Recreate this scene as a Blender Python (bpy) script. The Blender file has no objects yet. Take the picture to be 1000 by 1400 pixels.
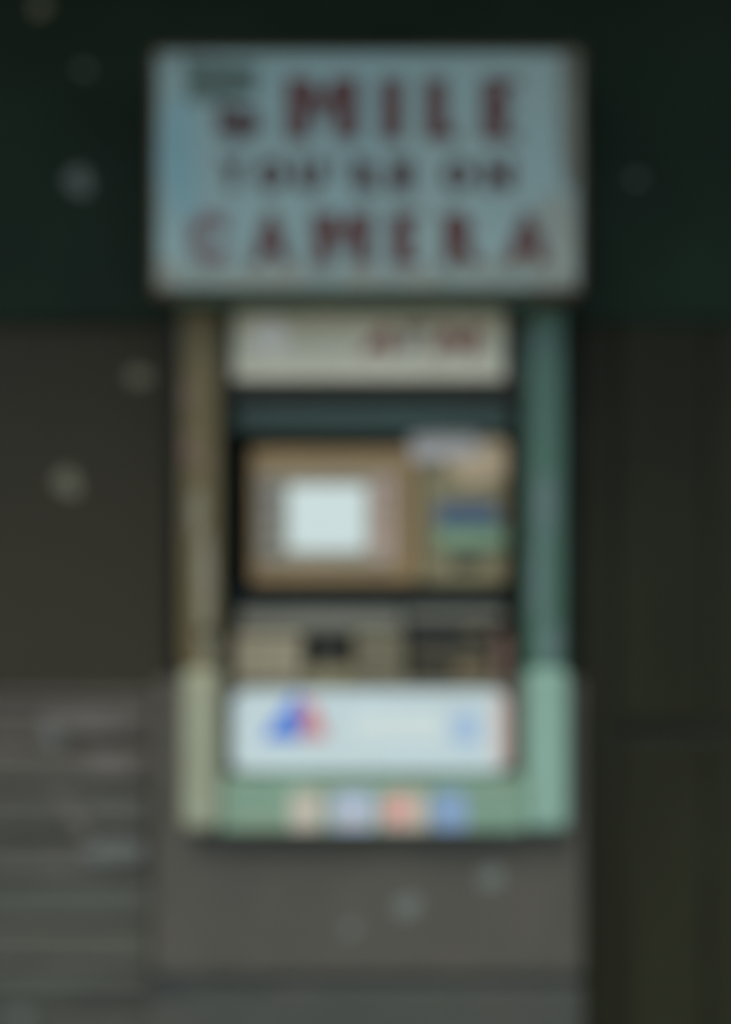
import bpy, bmesh, math, random
from mathutils import Vector, Matrix
random.seed(7)
S = bpy.context.scene
COL = S.collection

# ------------------------------------------------------------ camera, sky, sun, exposure
DIST = 3.2          # camera to wall plane (wall plane is y = 0)
PX = 0.0015         # metres per photograph pixel on the wall plane
EYE = 1.36
cd = bpy.data.cameras.new('camera')
cam = bpy.data.objects.new('camera', cd); COL.objects.link(cam)
cam.location = (0, -DIST, EYE); cam.rotation_euler = (math.radians(90), 0, 0)
cd.sensor_fit = 'VERTICAL'; cd.sensor_height = 36.0
cd.lens = 36.0 * DIST / (1400 * PX)
cd.clip_start = 0.05; cd.clip_end = 300
cd.dof.use_dof = True                    # the photograph is focused far too near
cd.dof.focus_distance = 1.2
cd.dof.aperture_fstop = 1.33
cd.dof.aperture_blades = 0
S.camera = cam

W = bpy.data.worlds.new('World'); S.world = W; W.use_nodes = True
nt = W.node_tree
bg = nt.nodes['Background']
sky = nt.nodes.new('ShaderNodeTexSky'); sky.sky_type = 'NISHITA'; sky.sun_disc = False
SUN_EL, SUN_AZ = 54.0, 200.0            # azimuth: clockwise from +Y, so 180 = behind the camera
sky.sun_elevation = math.radians(SUN_EL); sky.sun_rotation = math.radians(SUN_AZ)
sky.air_density = 1.0; sky.dust_density = 1.5; sky.ozone_density = 1.0
nt.links.new(sky.outputs[0], bg.inputs[0]); bg.inputs[1].default_value = 0.11
sd = bpy.data.lights.new('sun', 'SUN'); so = bpy.data.objects.new('sun', sd); COL.objects.link(so)
sd.energy = 1.1; sd.angle = math.radians(30); sd.color = (1.0, 0.96, 0.9)
el, az = math.radians(SUN_EL), math.radians(SUN_AZ)
dirv = Vector((math.sin(az) * math.cos(el), math.cos(az) * math.cos(el), math.sin(el)))
so.rotation_euler = dirv.to_track_quat('Z', 'Y').to_euler(); so.location = dirv * 20

S.view_settings.view_transform = 'Standard'; S.view_settings.look = 'None'
S.view_settings.gamma = 1; S.view_settings.use_curve_mapping = False
S.view_settings.exposure = 0.90
S.render.engine = 'CYCLES'
S.cycles.use_denoising = True
S.cycles.use_adaptive_sampling = False
S.cycles.max_bounces = 6

# ------------------------------------------------------------ helpers
def srgb(r, g, b):
    f = lambda c: (c / 255 / 12.92) if c / 255 <= 0.04045 else ((c / 255 + 0.055) / 1.055) ** 2.4
    return (f(r), f(g), f(b))

def at(px, py, d=0.0):
    """photo pixel on a plane d metres in front of the wall -> world x, z"""
    k = (DIST - d) / DIST * PX
    return (px - 500) * k, EYE + (700 - py) * k

def mat(name, col, rough=0.6, var=0.18, scale=6.0, metallic=0.0, stain=None, stain_amt=0.4, stain_scale=3.0,
        bump=0.15, bump_scale=120.0, streak=False, spec=0.4):
    m = bpy.data.materials.new(name); m.use_nodes = True
    n = m.node_tree.nodes; l = m.node_tree.links
    b = n['Principled BSDF']
    b.inputs['Metallic'].default_value = metallic
    b.inputs['Specular IOR Level'].default_value = spec
    tc = n.new('ShaderNodeNewGeometry')
    src = tc.outputs['Position']
    mp = n.new('ShaderNodeMapping'); l.new(src, mp.inputs['Vector'])
    mp.inputs['Scale'].default_value = (0.22, 1, 1.6) if streak == 'h' else (1, 1, 0.18) if streak else (1, 1, 1)
    mp.inputs['Location'].default_value = [random.uniform(-9, 9) for _ in range(3)]
    no = n.new('ShaderNodeTexNoise'); no.inputs['Scale'].default_value = scale
    no.inputs['Detail'].default_value = 6; no.inputs['Roughness'].default_value = 0.65
    l.new(mp.outputs[0], no.inputs['Vector'])
    rp = n.new('ShaderNodeMapRange'); rp.inputs['From Min'].default_value = 0.3; rp.inputs['From Max'].default_value = 0.7
    rp.inputs['To Min'].default_value = 1 - var; rp.inputs['To Max'].default_value = 1 + var
    l.new(no.outputs['Fac'], rp.inputs['Value'])
    mx = n.new('ShaderNodeMix'); mx.data_type = 'RGBA'
    mx.inputs['A'].default_value = (*col, 1)
    mx.inputs['B'].default_value = (*(stain or col), 1)
    no2 = n.new('ShaderNodeTexNoise'); no2.inputs['Scale'].default_value = stain_scale
    no2.inputs['Detail'].default_value = 5; l.new(mp.outputs[0], no2.inputs['Vector'])
    r2 = n.new('ShaderNodeMapRange'); r2.inputs['From Min'].default_value = 0.42; r2.inputs['From Max'].default_value = 0.68
    r2.inputs['To Max'].default_value = stain_amt if stain else 0.0
    l.new(no2.outputs['Fac'], r2.inputs['Value']); l.new(r2.outputs[0], mx.inputs['Factor'])
    vm = n.new('ShaderNodeVectorMath'); vm.operation = 'SCALE'
    l.new(mx.outputs['Result'], vm.inputs[0]); l.new(rp.outputs[0], vm.inputs['Scale'])
    l.new(vm.outputs[0], b.inputs['Base Color'])
    rr = n.new('ShaderNodeMapRange'); rr.inputs['To Min'].default_value = max(0.05, rough - 0.12)
    rr.inputs['To Max'].default_value = min(1, rough + 0.12); l.new(no.outputs['Fac'], rr.inputs['Value'])
    l.new(rr.outputs[0], b.inputs['Roughness'])
    nb = n.new('ShaderNodeTexNoise'); nb.inputs['Scale'].default_value = bump_scale; nb.inputs['Detail'].default_value = 4
    l.new(src, nb.inputs['Vector'])
    bp = n.new('ShaderNodeBump'); bp.inputs['Strength'].default_value = bump; bp.inputs['Distance'].default_value = 0.002
    l.new(nb.outputs['Fac'], bp.inputs['Height']); l.new(bp.outputs[0], b.inputs['Normal'])
    return m

def emis(name, col, strength, base=(0.02, 0.02, 0.02)):
    m = bpy.data.materials.new(name); m.use_nodes = True
    b = m.node_tree.nodes['Principled BSDF']
    b.inputs['Base Color'].default_value = (*base, 1); b.inputs['Roughness'].default_value = 0.25
    b.inputs['Emission Color'].default_value = (*col, 1); b.inputs['Emission Strength'].default_value = strength
    return m

def thing(name, label, cat, loc=(0, 0, 0), group=None):
    o = bpy.data.objects.new(name, None); COL.objects.link(o); o.location = loc
    o.empty_display_size = 0.1
    o['label'] = label; o['category'] = cat
    if group: o['group'] = group
    return o

def link(name, me, m, parent=None, label=None):
    if m and not me.materials: me.materials.append(m)
    o = bpy.data.objects.new(name, me); COL.objects.link(o)
    if parent:
        o.parent = parent
        # every empty and part keeps world coordinates through its inverse
        o.matrix_parent_inverse = world_of(parent).inverted()
    if label: o['label'] = label
    return o

def world_of(o):
    m = Matrix.Translation(o.location)
    return (world_of(o.parent) @ o.matrix_parent_inverse @ m) if o.parent else m

def box_bm(x0, x1, y0, y1, z0, z1, bev=0.002, seg=2):
    bm = bmesh.new(); bmesh.ops.create_cube(bm, size=1)
    for v in bm.verts:
        v.co = Vector(((x0 + x1) / 2 + v.co.x * (x1 - x0), (y0 + y1) / 2 + v.co.y * (y1 - y0), (z0 + z1) / 2 + v.co.z * (z1 - z0)))
    if bev: bmesh.ops.bevel(bm, geom=bm.edges[:], offset=min(bev, 0.45 * min(abs(x1 - x0), abs(y1 - y0), abs(z1 - z0))), segments=seg, affect='EDGES', profile=0.5)
    return bm

def finish(bm, name):
    me = bpy.data.meshes.new(name); bmesh.ops.recalc_face_normals(bm, faces=bm.faces[:]); bm.to_mesh(me); bm.free(); return me

def box(name, x0, x1, y0, y1, z0, z1, m, parent=None, bev=0.002, label=None, seg=2):
    x0, x1 = sorted((x0, x1)); y0, y1 = sorted((y0, y1)); z0, z1 = sorted((z0, z1))
    return link(name, finish(box_bm(x0, x1, y0, y1, z0, z1, bev, seg), name), m, parent, label)

def pbox(name, px0, px1, py0, py1, front, back, m, parent=None, bev=0.002, label=None, seg=2):
    """box whose FRONT face covers the photo rectangle; front/back = metres in front of the wall"""
    x0, z1 = at(px0, py0, front); x1, z0 = at(px1, py1, front)
    return box(name, x0, x1, -front, -back, z0, z1, m, parent, bev, label, seg)

def prism(name, pts, front, thick, m, parent=None, bev=0.0, label=None):
    """polygon given in photo pixels at depth `front`, given a real thickness"""
    bm = bmesh.new()
    vs = [bm.verts.new((at(px, py, front)[0], -front, at(px, py, front)[1])) for px, py in pts]
    f = bm.faces.new(vs)
    r = bmesh.ops.extrude_face_region(bm, geom=[f])
    bmesh.ops.translate(bm, verts=[e for e in r['geom'] if isinstance(e, bmesh.types.BMVert)], vec=(0, thick, 0))
    if bev: bmesh.ops.bevel(bm, geom=bm.edges[:], offset=bev, segments=2, affect='EDGES')
    return link(name, finish(bm, name), m, parent, label)

def rrect(px0, px1, py0, py1, r, n=6):
    pts = []
    for cx, cy, a0 in ((px1 - r, py0 + r, -90), (px1 - r, py1 - r, 0), (px0 + r, py1 - r, 90), (px0 + r, py0 + r, 180)):
        for i in range(n + 1):
            a = math.radians(a0 + 90 * i / n); pts.append((cx + r * math.cos(a), cy + r * math.sin(a)))
    return pts

def blob(px, py, rx, ry, wob=0.18, n=16, rot=0.0):
    out = []
    ph = [random.uniform(0, 6.28) for _ in range(3)]
    for i in range(n):
        a = 2 * math.pi * i / n
        k = 1 + wob * (math.sin(2 * a + ph[0]) * .5 + math.sin(3 * a + ph[1]) * .4 + math.sin(5 * a + ph[2]) * .3)
        x, y = rx * k * math.cos(a), ry * k * math.sin(a)
        out.append((px + x * math.cos(rot) - y * math.sin(rot), py + x * math.sin(rot) + y * math.cos(rot)))
    return out

def letter(ch, cx, cy, w, h, front, m, parent, bold=0.03, shear=0.0, thick=0.002, label=None, name='letter', cut=None):
    cu = bpy.data.curves.new('glyph', 'FONT'); cu.body = ch; cu.offset = bold; cu.resolution_u = 4
    cu.extrude = 0.02; cu.shear = shear
    o = bpy.data.objects.new('glyph', cu); COL.objects.link(o)
    dg = bpy.context.evaluated_depsgraph_get()
    me = bpy.data.meshes.new_from_object(o.evaluated_get(dg)); bpy.data.objects.remove(o); bpy.data.curves.remove(cu)
    bm = bmesh.new(); bm.from_mesh(me)
    if cut is not None:      # remove what lies above the given share of the height
        zs = [v.co.y for v in bm.verts]; lim = min(zs) + cut * (max(zs) - min(zs)); full = (min(zs), max(zs))
    xs = [v.co.x for v in bm.verts]; ys = [v.co.y for v in bm.verts]; zs = [v.co.z for v in bm.verts]
    x0, x1, y0, y1, z0, z1 = min(xs), max(xs), min(ys), max(ys), min(zs), max(zs)
    X, Z = at(cx, cy, front); k = (DIST - front) / DIST * PX
    if cut is not None:
        bmesh.ops.bisect_plane(bm, geom=bm.verts[:] + bm.edges[:] + bm.faces[:], plane_co=(0, lim, 0), plane_no=(0.25, 1, 0), clear_outer=True)
    for v in bm.verts:
        a, b, c = v.co
        v.co = Vector((X + ((a - x0) / (x1 - x0) - .5) * w * k, -front + (1 - (c - z0) / (z1 - z0)) * thick, Z + ((b - y0) / (y1 - y0) - .5) * h * k))
    me2 = bpy.data.meshes.new(name); bmesh.ops.recalc_face_normals(bm, faces=bm.faces[:]); bm.to_mesh(me2); bm.free()
    bpy.data.meshes.remove(me)
    return link(name, me2, m, parent, label)

def letter_m(cx, cy, w, h, front, m, parent, stem=.27, dip=.62, shear=0.0, thick=0.002):
    u = [(0, 1), (0, 0), (stem, 0), (.5, dip - .12), (1 - stem, 0), (1, 0), (1, 1), (1 - stem * .9, 1), (1 - stem * .9, .40), (.5, min(1, dip + .30)), (stem * .9, .40), (stem * .9, 1)]
    pts = [(cx + (a - .5) * w - (b - .5) * shear * h, cy + (b - .5) * h) for a, b in u]
    return prism('letter', pts, front, thick, m, parent)

def block(cx, cy, w, h, front, m, parent, stem, arms, arm=.15, thick=0.002):
    """heavy stem with thinner arms: arms = [(height share, length share)]"""
    x0 = cx - w / 2; y0 = cy - h / 2; sx = x0 + stem
    pts = [(x0, y0), (x0, y0 + h)]
    for hh, ln in arms:          # bottom to top, share of height measured from the top
        a, b = y0 + hh * h, y0 + (hh - arm) * h
        if hh < 1: pts.append((sx, a))
        pts += [(x0 + w * ln, a), (x0 + w * ln, b), (sx, b)]
    if not arms or arms[-1][0] > arm + .001: pts += ([] if arms else [(sx, y0 + h)]) + [(sx, y0)]
    else: pts.pop()
    if arms and arms[-1][0] <= arm + .001: pass
    return prism('letter', pts, front, thick, m, parent)

# ------------------------------------------------------------ materials (a few carry light or shade)
M = {}
M['brown_wall'] = mat('brown_render', (0.0487, 0.0444, 0.0286), 0.8, 0.2, 3.0, stain=(0.0293, 0.0278, 0.019), stain_amt=.5, bump=.4, bump_scale=90, spec=0.12)
M['dark_panel'] = mat('dark_wood', (0.0211, 0.0223, 0.0105), 0.6, 0.25, 9.0, stain=(0.0135, 0.0156, 0.008), streak=True, bump=.3, spec=0.12)
M['dark_gap'] = mat('dark_gap', (0.0203, 0.0231, 0.0162), 0.8, 0.2, spec=0.12)
M['green_black'] = mat('green_black_paint', (0.0162, 0.0307, 0.0184), 0.65, 0.2, 5.0, stain=(0.0198, 0.0307, 0.0227), bump=.2, spec=0.06)
M['board'] = mat('grey_board_paint', (0.1109, 0.1001, 0.0758), 0.75, 0.42, 9.0, stain=(0.0898, 0.0973, 0.0775), stain_amt=.8, stain_scale=4, bump=.35, streak='h')
M['board_low'] = mat('green_grey_board_paint', (0.088, 0.0917, 0.0675), 0.75, 0.42, 9.0, stain=(0.0805, 0.0867, 0.0714), stain_amt=.8, stain_scale=4, bump=.35, streak='h')
M['board_lighter'] = mat('lighter_board_paint', (0.118, 0.108, 0.088), 0.8, 0.4, 12, streak='h')
M['blotch'] = mat('pale_blotch', (0.1269, 0.1368, 0.1163), 0.7, 0.25, 30)
M['concrete'] = mat('grey_concrete', (0.0865, 0.0811, 0.0604), 0.85, 0.12, 8.0, stain=(0.0701, 0.0685, 0.0538), stain_amt=.6, bump=.6, bump_scale=160)
M['concrete_low'] = mat('green_grey_concrete', (0.0605, 0.065, 0.0504), 0.85, 0.12, 8.0, stain=(0.0736, 0.0707, 0.0533), stain_amt=.6, bump=.6, bump_scale=160)  # lower block darker and greener than the upper one
M['joint'] = mat('joint_and_shadow', (0.036, 0.0416, 0.036), 0.9, 0.3, 14)
M['sign_face'] = mat('sign_face_plastic', (0.2999, 0.453, 0.4188), 0.45, 0.10, 5.0, stain=(0.3291, 0.4321, 0.375), stain_amt=.7, stain_scale=3, bump=.05)
M['sign_rim'] = mat('sign_rim_metal', (0.1165, 0.078, 0.0381), 0.5, 0.22, 9.0, stain=(0.0689, 0.0347, 0.0161), stain_amt=.7, stain_scale=12, metallic=0)
M['sign_lip'] = mat('sign_bottom_lip', (0.0432, 0.1325, 0.0929), 0.5, 0.15)
M['fade'] = mat('faded_blue_patch', (0.2534, 0.451, 0.4498), 0.5, 0.1)
M['ghost'] = mat('peeled_sticker', (0.1178, 0.1773, 0.1472), 0.7, 0.2, 40)
M['letter'] = mat('maroon_letter', (0.115, 0.040, 0.033), 0.5, 0.2, 30)
M['letter_dark'] = mat('dark_letter', (0.082, 0.048, 0.043), 0.5, 0.2, 30)
M['letter_faded'] = mat('faded_letter', (0.20, 0.135, 0.128), 0.6, 0.2, 40)
M['olive'] = mat('olive_metal', (0.1343, 0.1051, 0.0378), 0.5, 0.2, 5.0, stain=(0.0895, 0.0805, 0.031), stain_amt=.6, stain_scale=4, streak=True)  # left upright more olive than the right one
M['olive_low'] = mat('olive_metal_lit', (0.3498, 0.3421, 0.2044), 0.45, 0.1, 6.0, stain=(0.2915, 0.3421, 0.2401), stain_amt=.7)  # stronger light on the lower frame put into a lighter colour
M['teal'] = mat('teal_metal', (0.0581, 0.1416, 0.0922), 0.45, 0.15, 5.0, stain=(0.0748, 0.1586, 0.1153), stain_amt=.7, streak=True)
M['teal_low'] = mat('teal_metal_lit', (0.257, 0.426, 0.3196), 0.45, 0.08, 6.0, stain=(0.2262, 0.3764, 0.2752), stain_amt=.7)  # right cheek brightened in its colour the same way
M['green_rail'] = mat('green_rail_metal', (0.2093, 0.3472, 0.2341), 0.45, 0.12, 8.0, stain=(0.2512, 0.3024, 0.1892), stain_amt=.7, stain_scale=9)
M['dark_metal'] = mat('dark_metal', (0.0154, 0.0182, 0.0101), 0.5, 0.2)
M['recess'] = mat('recess_dark', (0.003, 0.0147, 0.0122), 0.6, 0.2)
M['hood'] = mat('dark_teal_hood', (0.0394, 0.079, 0.0628), 0.5, 0.2)
M['cream'] = mat('aged_white_plastic', (0.6884, 0.6597, 0.4817), 0.45, 0.08, 7.0, stain=(0.631, 0.624, 0.4175), stain_amt=.7)
M['cream_light'] = mat('clean_white_patch', (0.86, 0.8428, 0.738), 0.45, 0.08)
M['beige'] = mat('beige_fascia', (0.3334, 0.2279, 0.1005), 0.5, 0.12, 6.0, stain=(0.2965, 0.1926, 0.0774), stain_amt=.6)
M['beige_grey'] = mat('grey_bezel', (0.2194, 0.2306, 0.1798), 0.5, 0.1)
M['beige_pink'] = mat('pinkish_button_strip', (0.538, 0.4089, 0.31), 0.5, 0.1)
M['button'] = mat('button_plastic', (0.36, 0.34, 0.30), 0.4, 0.08)
M['olive_panel'] = mat('olive_fascia', (0.2689, 0.2391, 0.1216), 0.5, 0.12)
M['white'] = mat('white_panel_plastic', (0.6394, 0.7547, 0.7152), 0.35, 0.04, 6.0, stain=(0.6194, 0.7397, 0.7296), stain_amt=.6)
M['white_bright'] = mat('white_print', (0.7387, 0.8279, 0.7434), 0.4, 0.02)
M['rust'] = mat('rusty_edge', (0.224, 0.1445, 0.102), 0.6, 0.25, 30)
M['blue'] = mat('blue_print', (0.09, 0.2397, 0.693), 0.4, 0.05)
M['red'] = mat('red_print', (0.66, 0.275, 0.275), 0.4, 0.05)
M['pale_blue'] = mat('pale_blue_print', (0.44, 0.60, 0.76), 0.4, 0.05)
M['sticker_beige'] = mat('sticker_beige', (0.58, 0.52, 0.40), 0.45, 0.05)
M['sticker_lav'] = mat('sticker_lavender', (0.46, 0.54, 0.64), 0.45, 0.05)
M['sticker_red'] = mat('sticker_red', (0.74, 0.36, 0.29), 0.45, 0.05)
M['sticker_blue'] = mat('sticker_blue', (0.26, 0.39, 0.56), 0.45, 0.05)
M['note_grey'] = mat('grey_notice', (0.5223, 0.5016, 0.4569), 0.6, 0.06)
M['note_beige'] = mat('beige_notice', (0.6216, 0.4845, 0.2888), 0.6, 0.06)
M['reader_blue'] = mat('blue_card_reader', (0.0634, 0.1385, 0.2467), 0.35, 0.1)
M['reader_green'] = mat('green_card_slot', (0.2122, 0.3511, 0.2064), 0.4, 0.1)
M['black'] = mat('black_plastic', (0.028, 0.0299, 0.0209), 0.4, 0.1)
M['key'] = mat('pale_key', (0.4102, 0.3636, 0.2448), 0.4, 0.08)
M['key_grey'] = mat('grey_key', (0.1999, 0.1837, 0.1193), 0.4, 0.08)
M['grime'] = mat('grey_brown_grime', (0.328, 0.3584, 0.2848), 0.6, 0.15, 20, stain=(0.2673, 0.3766, 0.3224), stain_amt=.9, stain_scale=14)
M['grime_edge'] = mat('brown_grey_edge_grime', (0.1918, 0.1923, 0.1366), 0.6, 0.2, 20, stain=(0.2258, 0.2638, 0.2072), stain_amt=.7, stain_scale=10)
M['speck_dark'] = mat('dull_speck_tone', (0.0384, 0.0407, 0.0213), 0.7, 0.1, 60)
M['bezel'] = mat('beige_bezel', (0.3523, 0.3037, 0.2005), 0.5, 0.1)
M['warm_print'] = mat('orange_red_print', (0.76, 0.572, 0.462), 0.45, 0.1, 30)
M['lit_olive'] = mat('lit_mottle_olive', (0.24, 0.2262, 0.1476), 0.5, 0.15, 30)  # mottle plus the brightening down the upright, as colour
M['lit_teal'] = mat('lit_mottle_teal', (0.124, 0.1892, 0.17), 0.5, 0.15, 30)
M['tan'] = mat('tan_plastic', (0.16, 0.125, 0.06), 0.5, 0.1)
M['ledge'] = mat('grey_ledge', (0.19, 0.19, 0.14), 0.5, 0.1)
M['header_red'] = mat('header_red_print', (0.26, 0.06, 0.05), 0.5, 0.1, 30)
M['speck'] = mat('pale_speck_tone', (0.1521, 0.18, 0.1512), 0.7, 0.1, 60)
M['speck_warm'] = mat('warm_speck_tone', (0.174, 0.168, 0.102), 0.7, 0.1, 60)
M['pavement'] = mat('grey_pavement', (0.12, 0.12, 0.11), 0.85, 0.15, 5, bump=.5)
M['screen'] = emis('lit_screen', (0.70, 0.86, 0.86), 0.425)

# ------------------------------------------------------------ setting
g = box('pavement', -20, 20, -20, 6, -0.2, 0.0, M['pavement'], bev=0); g['kind'] = 'structure'

def speck(px, py, r, front, parent, m, label=None):
    r *= 1.8
    prism('pale_speck', blob(px, py, r, r * .9, 0.3, 14), front + 0.0015, 0.0025, M[m], parent, label=label)  # small pale spot raised on the surface

# brown wall left of the machine
wl = thing('rendered_wall', 'dark brown rendered wall beside the left edge of the cash machine', 'wall', (-1.5, 0, 0))
x1, zt = at(232, 400); _, zb = at(0, 950)
box('render_face', -4, x1, 0, 0.25, zb + 0.0, 3.4, M['brown_wall'], wl, 0)
speck(190, 515, 8, 0, wl, 'speck_warm'); speck(92, 660, 10, 0, wl, 'speck_warm')

# grey lapped boards under it
bw = thing('boarded_dado', 'lower wall of grey horizontal boards left of the concrete base', 'wall', (-1.5, 0, 0))
xr, _ = at(205.5, 0, .03)
y = 957
box('backing', -4, xr - .002, 0.006, 0.25, 0.0, zb - .001, M['dark_gap'], bw, 0)
pbox('top_ledge', -2200, 205.5, 946, 956.0, 0.034, -0.0, M['board'], bw, 0.004)
k = 0
while True:
    z1 = at(0, y, .03)[1] - .0045; z0 = at(0, y + 61.4, .03)[1] + .0045
    if z1 < 0.05: break
    z0 = max(z0, 0.02)
    bm = box_bm(-4, xr + random.uniform(-.002, .002), -0.03, -0.004, z0, z1, 0.003, 2)
    for v in bm.verts:      # lower edge stands proud, like lapped boards
        if v.co.y < -0.02:
            t = (z1 - v.co.z) / (z1 - z0); v.co.y += 0.020 * (t - .5) * 1.0
    link('board', finish(bm, 'board'), M['board'] if k < 4 else M['board_low'], bw)
    y += 61.4 + 0; k += 1
speck(70, 1005, 9, 0.036, bw, 'blotch', 'small pale speck on the second board')
prism('board_blotch', blob(156, 1164, 42, 17, .2, 20), 0.040, .003, M['blotch'], bw, label='long pale scuff')  # paler blotches across the boards
prism('board_blotch', blob(98, 1112, 42, 12, .2, 20, math.radians(50)), 0.039, .003, M['board_lighter'], bw)
prism('worn_area', blob(120, 985, 70, 15, .2, 24), 0.038, .003, M['board_lighter'], bw)
prism('worn_area', blob(150, 1048, 42, 14, .25, 24), 0.0385, .003, M['board_lighter'], bw)
speck(28, 1392, 7, 0.038, bw, 'blotch')

# dark panelled wall right of the machine
wr = thing('panelled_wall', 'very dark panelled wall right of the cash machine', 'wall', (1.5, 0, 0))
x0, _ = at(800, 0)
box('backing', x0 - .12, 4, 0.0, 0.25, 0.0, 3.4, M['dark_gap'], wr, 0)
def panel(px0, px1, py0, py1, d=0.02, z0=None):
    a, zt_ = at(px0, py0, d); b, zb_ = at(px1, py1, d)
    if z0 is not None: zb_ = z0
    return box('panel', a, b, -d, -0.001, zb_, zt_, M['dark_panel'], wr, 0.006, seg=3)
panel(846, 966, 300, 990, .016); panel(846, 966, 1012, 2000, .016, z0=.02)
panel(970, 1092, 300, 992, .010); panel(970, 1092, 1010, 2000, .010, z0=.02)
for i in range(8):
    panel(1106 + i * 128, 1222 + i * 128, 300, 990, .014); panel(1106 + i * 128, 1222 + i * 128, 1012, 2000, .014, z0=.02)
pbox('edge_strip', 800, 836, 300, 1590, .012, .001, M['dark_panel'], wr, .003)
speck(870, 470, 8, .012, wr, 'speck_dark'); speck(905, 1340, 13, .012, wr, 'speck_dark')

# green-black fascia across the top
fa = thing('fascia', 'green black painted fascia running behind the camera warning sign', 'fascia', (0, -.03, at(0, 440, .05)[1]))
box('fascia_board', -4, 4, -0.025, -0.002, at(0, 440, .025)[1], 3.4, M['green_black'], fa, .004)
speck(108, 248, 10, .025, fa, 'speck'); speck(870, 245, 4, .025, fa, 'speck'); speck(55, 10, 7, .025, fa, 'speck_warm')
speck(115, 95, 4, .025, fa, 'speck')

# canopy put in above the view to darken the top of the wall
cn = thing('added_canopy', 'dark flat canopy put in out of view to shade the wall top', 'added_canopy', (0, -.05, 2.86))
box('added_deck', -4, 4, -1.15, -.052, 2.86, 2.98, M['green_black'], cn, .01)
box('front_edge', -4, 4, -1.19, -1.151, 2.80, 3.00, M['dark_gap'], cn, .006)

# concrete base
cb = thing('concrete_base', 'grey concrete base block under the cash machine', 'base', (0, .1, 0))
xl, zt = at(209, 932, .08); xr2, _ = at(798, 932, .08); zj0 = at(0, 1334, .08)[1]; zj1 = at(0, 1349, .08)[1]
box('upper_block', xl, xr2, -.08, .3, zj0, zt, M['concrete'], cb, .006, seg=3)
box('joint', xl + .006, xr2 - .004, -.066, .3, zj1, zj0, M['joint'], cb, 0)
box('lower_block', xl - .008, xr2, -.08, .3, 0, zj1, M['concrete_low'], cb, .006, seg=3)
for px, py, r in ((557, 1240, 9), (672, 1200, 8.5), (480, 1270, 5)):
    speck(px, py, r, .08, cb, 'speck')
prism('joint_shadow', blob(250, 1347, 44, 14, .45, 24), .0815, .003, M['joint'], cb)  # shadow under the upper block drawn as dark patches
prism('joint_shadow', blob(345, 1344, 26, 9, .45, 24), .0815, .003, M['joint'], cb)

# ------------------------------------------------------------ cash machine
A = thing('cash_machine', 'outdoor cash machine in a green metal surround with lit screen, set on the concrete base', 'cash machine', (0, 0, at(0, 1136, .12)[1]))
F = 0.12
# surround
pbox('side_stile', 247, 300, 414, 915, F, -.2, M['olive'], A, .006, 'olive left upright', 3)
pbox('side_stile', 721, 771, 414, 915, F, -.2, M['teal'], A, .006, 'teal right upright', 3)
for px_, py_, a_, b_, m_ in ((280, 800, 12, 70, 'lit_olive'), (270, 700, 9, 34, 'lit_olive'), (284, 880, 11, 28, 'lit_olive'), (745, 690, 13, 44, 'lit_teal'),
                             (738, 790, 9, 60, 'lit_teal'), (752, 880, 12, 28, 'lit_teal'), (742, 470, 6, 12, 'lit_teal')):
    prism('lit_mottle', blob(px_, py_, a_, b_, .18, 24), F + .001, .003, M[m_], A)  # mottling, and light growing down the uprights, painted as paler patches
for px_, py_, a_, b_ in ((256, 540, 7, 16), (259, 614, 8, 20), (280, 630, 5, 12)):
    prism('rust_spot', blob(px_, py_, a_, b_, .4, 14), F + .0015, .003, M['rust'], A)
pbox('lower_cheek', 248, 301, 915.5, 1137, F + .02, -.2, M['olive_low'], A, .018, 'yellow green lower left cheek, light put into its colour', 3)
pbox('lower_cheek', 720, 779, 915.5, 1137, F + .02, -.2, M['teal_low'], A, .018, 'green lower right cheek, light put into its colour', 3)
br = pbox('bottom_rail', 302, 719, 1066, 1137, F + .016, -.2, M['green_rail'], A, .006, None, 3)
pbox('top_rail', 301, 720, 396, 421, F - .01, -.2, M['dark_metal'], A, .003)
pbox('inner_liner', 301, 317, 421.5, 534, F - .03, -.2, M['dark_metal'], A, .002)
pbox('inner_liner', 696, 720, 421.5, 534, F - .03, -.2, M['dark_metal'], A, .002)
pbox('middle_rail', 301, 720, 523.5, 545, F - .04, -.02, M['dark_metal'], A, .004)
pbox('back_plate', 302, 719, 424, 1064, -.19, -.22, M['recess'], A, 0)
pbox('recess_liner', 301, 309, 546, 1065, F - .05, -.18, M['recess'], A, 0)
pbox('recess_liner', 711, 720, 546, 1065, F - .05, -.18, M['dark_metal'], A, 0)

# topper with ATM
tp = pbox('header_panel', 319, 691, 420, 520, F - .012, -.05, M['cream'], A, .008, 'aged white header lettered ATM', 3)
D = F - .010
letter('A', 514, 466, 50, 40, D, M['header_red'], tp, .06, .35)
letter('T', 570, 463, 46, 37, D, M['letter_faded'], tp, .045, .35)
letter_m(628, 466, 58, 40, D, M['header_red'], tp, shear=.3)
prism('round_patch', blob(370, 457, 25, 22, .05, 24), D, .004, M['cream_light'], tp, label='round clean white patch')

# hood
pbox('hood', 318, 702, 547, 592, .05, -.15, M['hood'], A, .01, None, 3)
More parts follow.
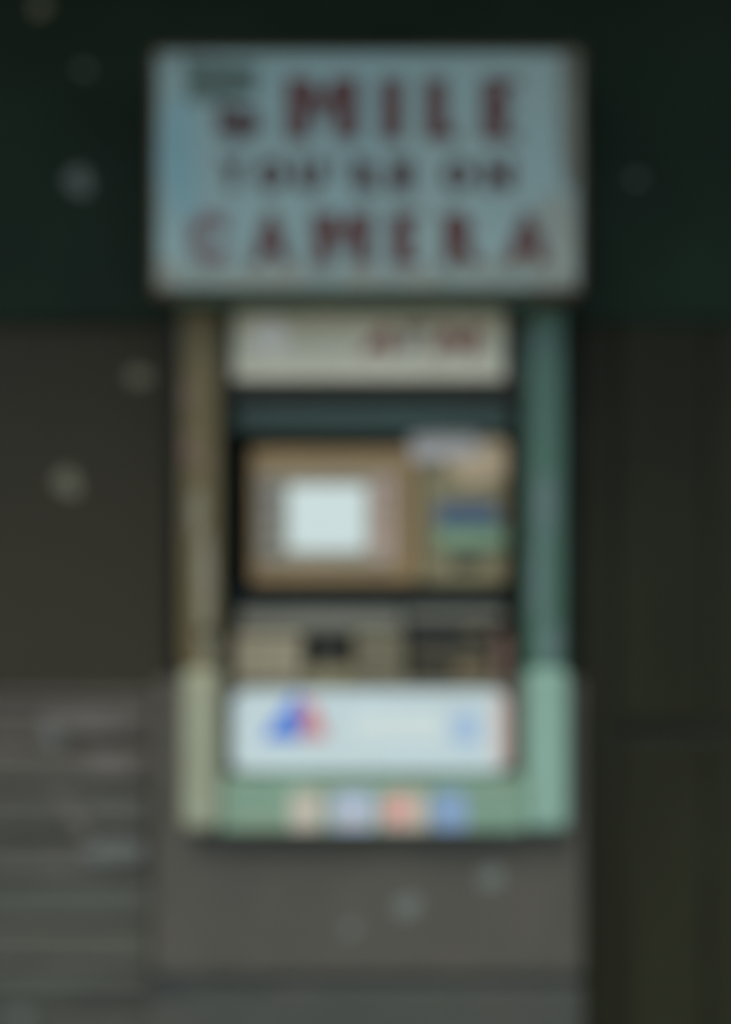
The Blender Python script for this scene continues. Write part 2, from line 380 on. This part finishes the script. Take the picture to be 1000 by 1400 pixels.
# main fascia
fs = pbox('screen_panel', 342, 574, 612, 799, .02, -.17, M['beige'], A, .01, 'beige panel around the screen', 3)
bz = prism('screen_bezel', rrect(352, 542, 644, 776, 10), .030, .011, M['bezel'], fs, .0015)
pbox('button_strip', 354, 383, 654, 766, .032, .025, M['beige_grey'], fs, .003, 'grey strip left of the screen')
pbox('button_strip', 507, 540, 654, 766, .032, .025, M['beige_pink'], fs, .003, 'pinkish strip right of the screen')
box_s = pbox('screen', 394, 500, 664, 753, .026 + .008, .022, M['screen'], fs, .003, 'lit pale blue screen', 2)
for i in range(4):
    yy = 664 + i * 25
    pbox('function_button', 358, 378, yy, yy + 13, .038, .028, M['button'], fs, .003)
    pbox('function_button', 512, 534, yy, yy + 13, .038, .028, M['beige_pink'], fs, .003)
# right column
rc = pbox('side_panel', 577, 694, 612, 799, .012, -.17, M['olive_panel'], A, .008, 'olive panel holding the card reader', 3)
cr = prism('card_reader', rrect(598, 680, 688, 718, 6), .034, .024, M['reader_blue'], rc, .003, 'blue card reader mouth')
pbox('slot', 608, 668, 700, 705, .036, .032, M['black'], cr, .0005)
cg = prism('reader_base', rrect(598, 692, 719, 751, 6), .028, .018, M['reader_green'], rc, .002, 'green plate below the card reader')
pbox('slot', 618, 660, 762, 778, .015, .011, M['black'], rc, .001, 'dark slot below the green plate')
prism('notice', [(560, 596), (652, 588), (660, 622), (566, 632)], .026, .002, M['note_grey'], A, label='grey notice above the card reader')
prism('notice', [(610, 620), (668, 600), (692, 602), (692, 655), (640, 664), (612, 640)], .022, .002, M['note_beige'], A, label='beige notice above the card reader')
# gap and shelf
pbox('gap_shadow', 316, 700, 806, 832, -.02, -.16, M['recess'], A, .004)  # shadow band below the panels drawn as a dark strip
sh = pbox('shelf', 326, 552, 835, 864, .06, -.15, M['ledge'], A, .008, None, 3)
kp = pbox('keypad', 320, 414, 868, 930, .066, -.14, M['olive_panel'], A, .005, 'keypad with pale keys', 2)
kw, kh = 20, 12
x_, z_ = at(323, 871, .074); x2_, z2_ = at(323 + kw, 871 + kh, .074)
km = finish(box_bm(x_, x2_, -.074, -.064, z2_, z_, .002, 1), 'key')
km.materials.append(M['key'])
kk = (DIST - .074) / DIST * PX
for r in range(4):
    for c in range(4):
        o = link('key', km, None, kp); o.location = o.location + Vector((c * 22.4 * kk, 0, -r * 14.6 * kk))
pbox('receipt_slot', 424, 476, 868, 913, .020, -.1, M['black'], A, .003, 'dark square receipt opening')
pbox('slot_surround', 416, 484, 914, 931, .05, -.1, M['olive_panel'], A, .004)
fk = pbox('function_plate', 486, 552, 868, 930, .062, -.14, M['olive_panel'], A, .005, 'plate with grey keys', 2)
for r in range(3):
    for c in range(2):
        pbox('key', 490 + c * 30, 516 + c * 30, 873 + r * 19, 888 + r * 19, .070, .06, M['key_grey'], fk, .002, seg=1)
cdp = pbox('ledge', 555, 692, 835, 848, .062, -.14, M['ledge'], A, .004)
pbox('cash_dispenser', 556, 676, 850, 930, .055, -.14, M['dark_metal'], A, .006, 'dark cash dispenser with horizontal slot', 3)
pbox('slot', 568, 664, 884, 895, .057, .05, M['black'], cdp, .001)
pbox('shutter_lip', 566, 666, 896, 903, .064, .05, M['tan'], cdp, .002)
pbox('note_tray', 622, 668, 906, 926, .060, .05, M['tan'], cdp, .002, 'tan end of the note tray')
pbox('indicator', 640, 662, 860, 872, .058, .05, M['tan'], cdp, .002)
pbox('end_cap', 679, 696, 866, 930, .055, -.14, M['rust'], A, .004, 'reddish brown strip at the right end')
# lower white panel
wp = prism('lower_panel', rrect(318, 694, 945, 1056, 16), .110, .10, M['white'], A, .004, 'white panel with blue and red emblem')
E = .1125
prism('emblem', [(402, 950), (411, 950), (411, 1011), (358, 1011), (372, 990)], E, .004, M['blue'], wp, label='blue triangular half of the emblem')
prism('emblem', [(413, 956), (432, 962), (449, 1010), (413, 1010)], E, .004, M['red'], wp, label='red triangular half of the emblem')
prism('print_band', rrect(676, 690, 952, 1046, 5), E, .004, M['warm_print'], wp, label='orange red band at the right end')
prism('print_patch', rrect(486, 606, 976, 1010, 6), E - .001, .003, M['white_bright'], wp, label='bright white strip in the middle')
prism('print_patch', rrect(620, 654, 974, 1018, 8), E - .001, .003, M['pale_blue'], wp, label='pale blue mark near the right end')
pbox('end_strip', 695.5, 705, 948, 1052, .100, -.1, M['rust'], A, .003, 'reddish brown right edge of the white panel')
pbox('top_lip', 320, 694, 933, 942.5, .095, -.1, M['key_grey'], A, .002)
pbox('side_filler', 303, 316, 934, 1065, .075, -.1, M['hood2'] if 'hood2' in M else M['green_rail'], A, .002)
pbox('lower_filler', 317, 704, 1057.5, 1065.5, .09, -.1, M['green_rail'], A, .002)
# card stickers on the bottom rail
def stk(a, b, m, lab, t=1083, u=1134):
    return prism('sticker', rrect(a, b, t, u, 5, 3), F + .0185, .003, M[m], br, label=lab)
stk(397, 440, 'sticker_beige', 'beige card sticker')
s2 = stk(454, 512, 'sticker_lav', 'lavender card sticker')
prism('print_band', rrect(458, 508, 1113, 1122, 2, 2), F + .0195, .001, M['sticker_beige'], s2)
s3 = stk(522, 584, 'sticker_beige', 'red and beige card sticker')
prism('print_disc', blob(544, 1108, 19, 19, 0, 24), F + .0195, .001, M['sticker_red'], s3)
stk(592, 638, 'sticker_blue', 'blue card sticker')

# ------------------------------------------------------------ SMILE sign
SG = thing('camera_warning_sign', 'box sign lettered SMILE YOU\'RE ON CAMERA in dark red, above the cash machine', 'sign', (0, -.05, at(0, 405, .2)[1]))
G = 0.25
pbox('sign_case', 207, 798, 63, 404, G - .012, .055, M['sign_rim'], SG, .012, None, 3)
fc = pbox('sign_face', 216, 789, 72, 394, G - .004, G - .02, M['sign_face'], SG, .004, 'pale blue green lettered face')
pbox('bottom_lip', 236, 730, 404.5, 413, G - .03, .06, M['sign_lip'], SG, .002)
prism('faded_patch', blob(246, 215, 26, 88, .15, 24), G - .0030, .002, M['fade'], fc, label='bluer faded patch at the left')
prism('grime_patch', [(218, 352), (300, 366), (430, 362), (560, 370), (680, 352), (724, 300), (742, 268), (786, 262), (786, 392), (218, 392)], G - .0034, .002, M['grime'], fc, label='grey grime along the lower edge')
prism('grime_patch', [(768, 74), (786, 74), (786, 260), (772, 258), (764, 180)], G - .0031, .002, M['grime_edge'], fc, label='brown grey grime down the right edge')
prism('sticker_remnant', [(252, 78), (352, 88), (350, 132), (300, 136), (258, 140)], G - .0022, .002, M['ghost'], fc, label='grey green peeled sticker over the letter S')
L = G - .001
for bx, by in ((226, 84), (778, 84), (226, 384), (778, 384)):
    prism('bolt', blob(bx, by, 4.5, 4.5, 0, 8), G + .001, .006, M['sign_rim'], SG, .001)
letter('S', 326, 149, 62, 86, L, M['letter_dark'], fc, .085, cut=.62, label='letter S with its upper half hidden')
letter_m(441, 148, 100, 86, L, M['letter'], fc, stem=.37, dip=.46)
block(536, 149, 31, 86, L, M['letter'], fc, 31, [])
block(603, 149, 45, 86, L, M['letter'], fc, 31, [(1, 1)], .2)
block(685, 149, 52, 88, L, M['letter'], fc, 34, [(1, 1), (.58, .85), (.15, 1)], .15)
for ch, cx, w in (('Y', 317, 38), ('O', 371, 43), ('U', 424, 41), ('R', 503, 41), ('E', 549, 34), ('O', 626, 43), ('N', 682, 44)):
    letter(ch, cx, 239, w, 46, L, M['letter_dark'], fc, .095)
letter("'", 462, 226, 8, 15, L, M['letter_dark'], fc, .02)
letter('C', 284, 326, 56, 72, L, M['letter_faded'], fc, .085, label='faded letter C')
block(555, 326, 43, 74, L, M['letter'], fc, 29, [(1, 1), (.58, .85), (.15, 1)], .15)
letter_m(468, 326, 82, 74, L, M['letter'], fc, stem=.37, dip=.46)
for ch, cx, w in (('A', 371, 62), ('R', 633, 56), ('A', 721, 64)):
    letter(ch, cx, 326, w, 74, L, M['letter'], fc, .085)
